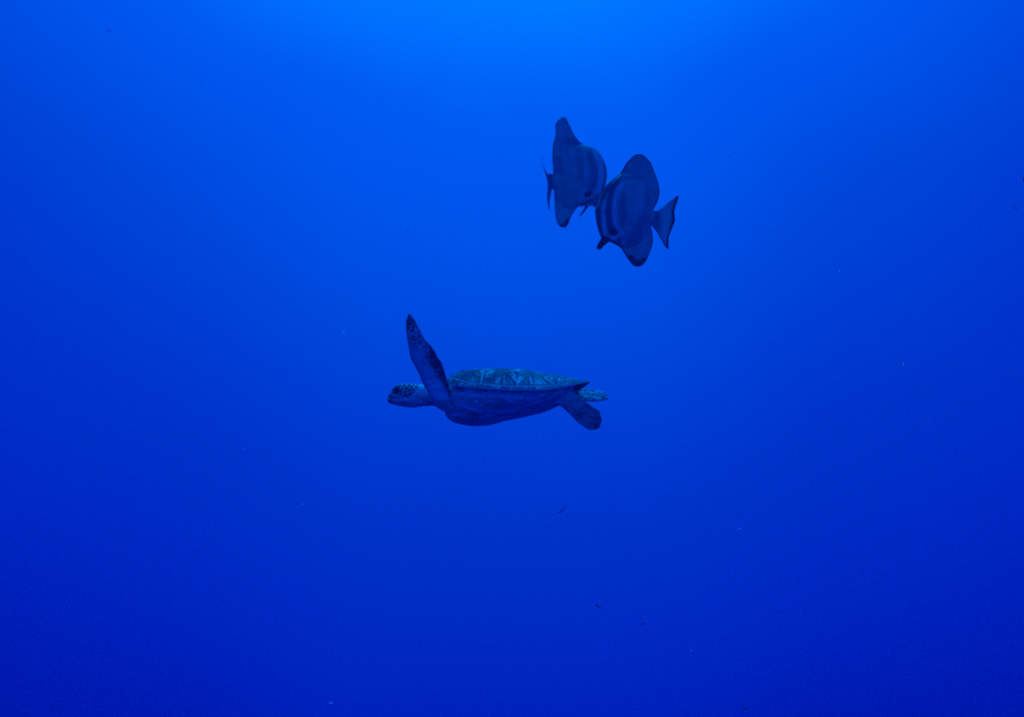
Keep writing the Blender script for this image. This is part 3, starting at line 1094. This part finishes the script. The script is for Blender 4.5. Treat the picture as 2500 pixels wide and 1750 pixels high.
Rf.sheet('tail_fin', [(1176, 610), (1166, 660), (1150, 715), (1132, 770), (1122, 830), (1128, 880), (1129, 925), (1112, 980), (1088, 1035), (1065, 1095), (1050, 1150), (1048, 1220), (1046, 1284), (1020, 1276),
                      (985, 1225), (940, 1145), (890, 1060), (845, 1000), (800, 970), (790, 820), (850, 812), (882, 822), (920, 795), (970, 757), (1030, 706), (1090, 660), (1140, 625)],
         lambda u, v: 1.5 + 3.0 * np.clip((1606 - u) / 16, 0, 1), rows=120, cols=36, colour=colT, edge=3.0, sm=4)
Rf.sheet('pelvic_fin', [(200, 1136), (255, 1140), (295, 1186), (255, 1216), (215, 1250), (180, 1288), (155, 1298), (130, 1290), (124, 1262), (140, 1225), (165, 1180)],
         lambda u, v: 2.2 + 0 * u, rows=36, cols=12, colour=dk, mat=M_PELVIC, edge=2.5, bend=lambda u, v: -6.0 + 0 * u)
for sg in (-1, 1):
    e_uv = Rf.im([(318, 1082)])[0]
    ellipsoid('eye', Rf.loc(e_uv[0], e_uv[1], sg * 11.5), (4.2 * Rf.px, 2.4 * Rf.px, 4.4 * Rf.px), M_EYE, Rf.root)

# ================================================================== small drifting things
M_DRIFT = plain('drifting_dark', (.02, .02, .03, 1), 0.7)
w = NT('drifting_pale')
d1 = w.n('ShaderNodeBsdfDiffuse'); d1.inputs[0].default_value = (.95, .97, .97, 1)
d2 = w.n('ShaderNodeBsdfTranslucent'); d2.inputs[0].default_value = (.95, .97, .97, 1)
mx = w.n('ShaderNodeMixShader'); w.l(d1.outputs[0], mx.inputs[1]); w.l(d2.outputs[0], mx.inputs[2])
w.l(mx.outputs[0], w.out.inputs['Surface'])
M_SNOW = w.m


def drift(u, v, D, pts, rad, mat, name, label, cat, group):
    """a small bent shred; pts are photo-pixel offsets along it, rad the radii in pixels"""
    px = D / FPX
    root_loc = ((u - 1250) * px, D, (875 - v) * px)
    c_ = catmull([(a, b, 0.0) for a, b in pts], 4)
    r_ = np.interp(np.linspace(0, 1, len(c_)), np.linspace(0, 1, len(rad)), rad)
    V, F = [], []
    m = 8
    for i, (p, r) in enumerate(zip(c_, r_)):
        d = (c_[min(i + 1, len(c_) - 1)] - c_[max(i - 1, 0)]); d /= max(np.linalg.norm(d), 1e-9)
        nn = np.array([-d[1], d[0], 0])
        for j in range(m):
            a = 2 * math.pi * j / m
            rr = r * (1 + .25 * math.sin(3 * a + i))
            q = p + nn * rr * math.cos(a)
            dy = math.sin(a) * rr if mat is not M_SNOW else -1.5 * q[1] + .25 * math.sin(a) * rr   # pale flakes lie tilted to the light
            V.append((q[0] * px, dy * px, -q[1] * px))
    for i in range(len(c_) - 1):
        for j in range(m):
            k = (j + 1) % m
            F.append((i * m + j, i * m + k, (i + 1) * m + k, (i + 1) * m + j))
    F.append(tuple(range(m))[::-1]); F.append(tuple((len(c_) - 1) * m + j for j in range(m)))
    o = mesh_obj(name, V, F, mat)
    o.location = root_loc
    return tag(o, label, cat, group)


G1 = 'dark drifting shreds'
SH = 'drifting_shred'
drift(1369, 1247, 4.3, [(-9, 4), (-2, 3), (4, -3), (12, -13)], [.5, 1.2, 1.1, .3], M_DRIFT, SH, 'dark curved shred drifting just below the turtle', 'debris', G1)
drift(1459, 1477, 4.6, [(-5, -4), (0, 1), (5, 4), (14, 8)], [.8, 1.8, 1.0, .3], M_DRIFT, SH, 'dark tadpole shaped shred low in the water, right of centre', 'debris', G1)
drift(1568.5, 1522, 5.0, [(-5, 0), (0, 0), (4, -1)], [.6, 1.6, .9], M_DRIFT, SH, 'tiny dark speck right of the tadpole shaped shred', 'debris', G1)
drift(1818, 1728, 4.5, [(-7, -2), (-2, 0), (3, 0), (7, 0)], [1.2, 1.0, 2.0, 2.3], M_DRIFT, SH, 'dark shred at the very bottom of the picture', 'debris', G1)
drift(265, 76, 6.5, [(-6, 3), (-1, 0), (3, -1), (7, 3)], [.3, .5, .7, .4], M_DRIFT, SH, 'faint dark shred near the top left corner', 'debris', G1)
drift(2478, 507, 6.5, [(-8, -8), (0, 0), (8, 8)], [.5, .9, .4], M_DRIFT, SH, 'thin straight dark thread by the right edge', 'debris', G1)
drift(2501, 438, 5.0, [(-1, -5), (0, 0), (-1, 5)], [1.5, 3.0, 1.5], M_DRIFT, SH, 'dark blob cut by the right edge of the picture', 'debris', G1)
drift(995, 566, 5.0, [(-1, 3), (1, -3)], [.5, .6], M_DRIFT, SH, 'tiny dark speck high above the raised flipper', 'debris', G1)
drift(1795, 372, 5.0, [(-3, 1), (3, -1)], [.45, .45], M_DRIFT, SH, 'tiny dark speck right of the batfish pair', 'debris', G1)
G2 = 'pale drifting particles'
SP = 'pale_particle'
drift(838, 812, 4.4, [(-2, 6), (0, 0), (2, -6)], [1.0, 2.2, 1.0], M_SNOW, SP, 'pale flake drifting left of the raised flipper', 'particle', G2)
drift(1021.5, 1010.5, 4.6, [(-2, 1), (2, -1)], [1.3, 1.3], M_SNOW, SP, 'pale fleck just under the turtle neck', 'particle', G2)
drift(1163, 979, 4.3, [(-1, 0), (1, 0)], [1.3, 1.3], M_SNOW, SP, 'pale dot in front of the turtle belly', 'particle', G2)
drift(597, 1096, 4.6, [(-1, 0), (1, 0)], [1.7, 1.7], M_SNOW, SP, 'pale dot low left of the turtle', 'particle', G2)
drift(738, 1230, 4.6, [(-2, 1), (2, -1)], [1.0, 1.0], M_SNOW, SP, 'small pale dot farther below, left of centre', 'particle', G2)
drift(1688, 1586, 4.6, [(-1, 0), (1, 0)], [1.6, 1.6], M_SNOW, SP, 'pale dot low in the right half', 'particle', G2)
drift(1805, 1290, 5.0, [(-3, 0), (3, 0)], [1.0, 1.0], M_SNOW, SP, 'faint pale fleck right of centre below', 'particle', G2)
drift(2050, 663, 4.6, [(-3, 4), (3, -4)], [1.4, 1.4], M_SNOW, SP, 'pale flake in the right half, upper', 'particle', G2)
drift(1516, 665, 4.6, [(-1, 0), (1, 0)], [1.1, 1.1], M_SNOW, SP, 'pale dot just below the right batfish', 'particle', G2)
drift(2205, 888, 4.6, [(-2, 3), (2, -3)], [1.6, 1.6], M_SNOW, SP, 'pale flake far right at mid height', 'particle', G2)
drift(928, 239, 4.6, [(-1, 2), (1, -2)], [1.4, 1.4], M_SNOW, SP, 'pale fleck high in the left half', 'particle', G2)
drift(808, 1715, 4.6, [(-4, 0), (4, 0)], [1.3, 1.3], M_SNOW, SP, 'pale smear near the bottom left of centre', 'particle', G2)

# fine suspended matter, far too many to count
V, F = [], []
tet = np.array([(1, 1, 1), (-1, -1, 1), (-1, 1, -1), (1, -1, -1)], float)
for i in range(1500):
    D = random.uniform(2.2, 11)
    x = random.uniform(-.62, .62) * D; z = random.uniform(-.45, .45) * D
    s_ = random.uniform(.00025, .0007) * (1 + .12 * D)
    a = random.random() * 6.28
    ca, sa = math.cos(a), math.sin(a)
    b = len(V)
    for t in tet:
        V.append((x + s_ * (t[0] * ca - t[2] * sa), D + s_ * t[1], z + s_ * (t[0] * sa + t[2] * ca)))
    F += [(b, b+1, b+2), (b, b+3, b+1), (b, b+2, b+3), (b+1, b+3, b+2)]
o = mesh_obj('suspended_particles', V, F, M_SNOW, smooth=False)
tag(o, 'fine pale specks suspended all through the water', 'particles', kind='stuff')
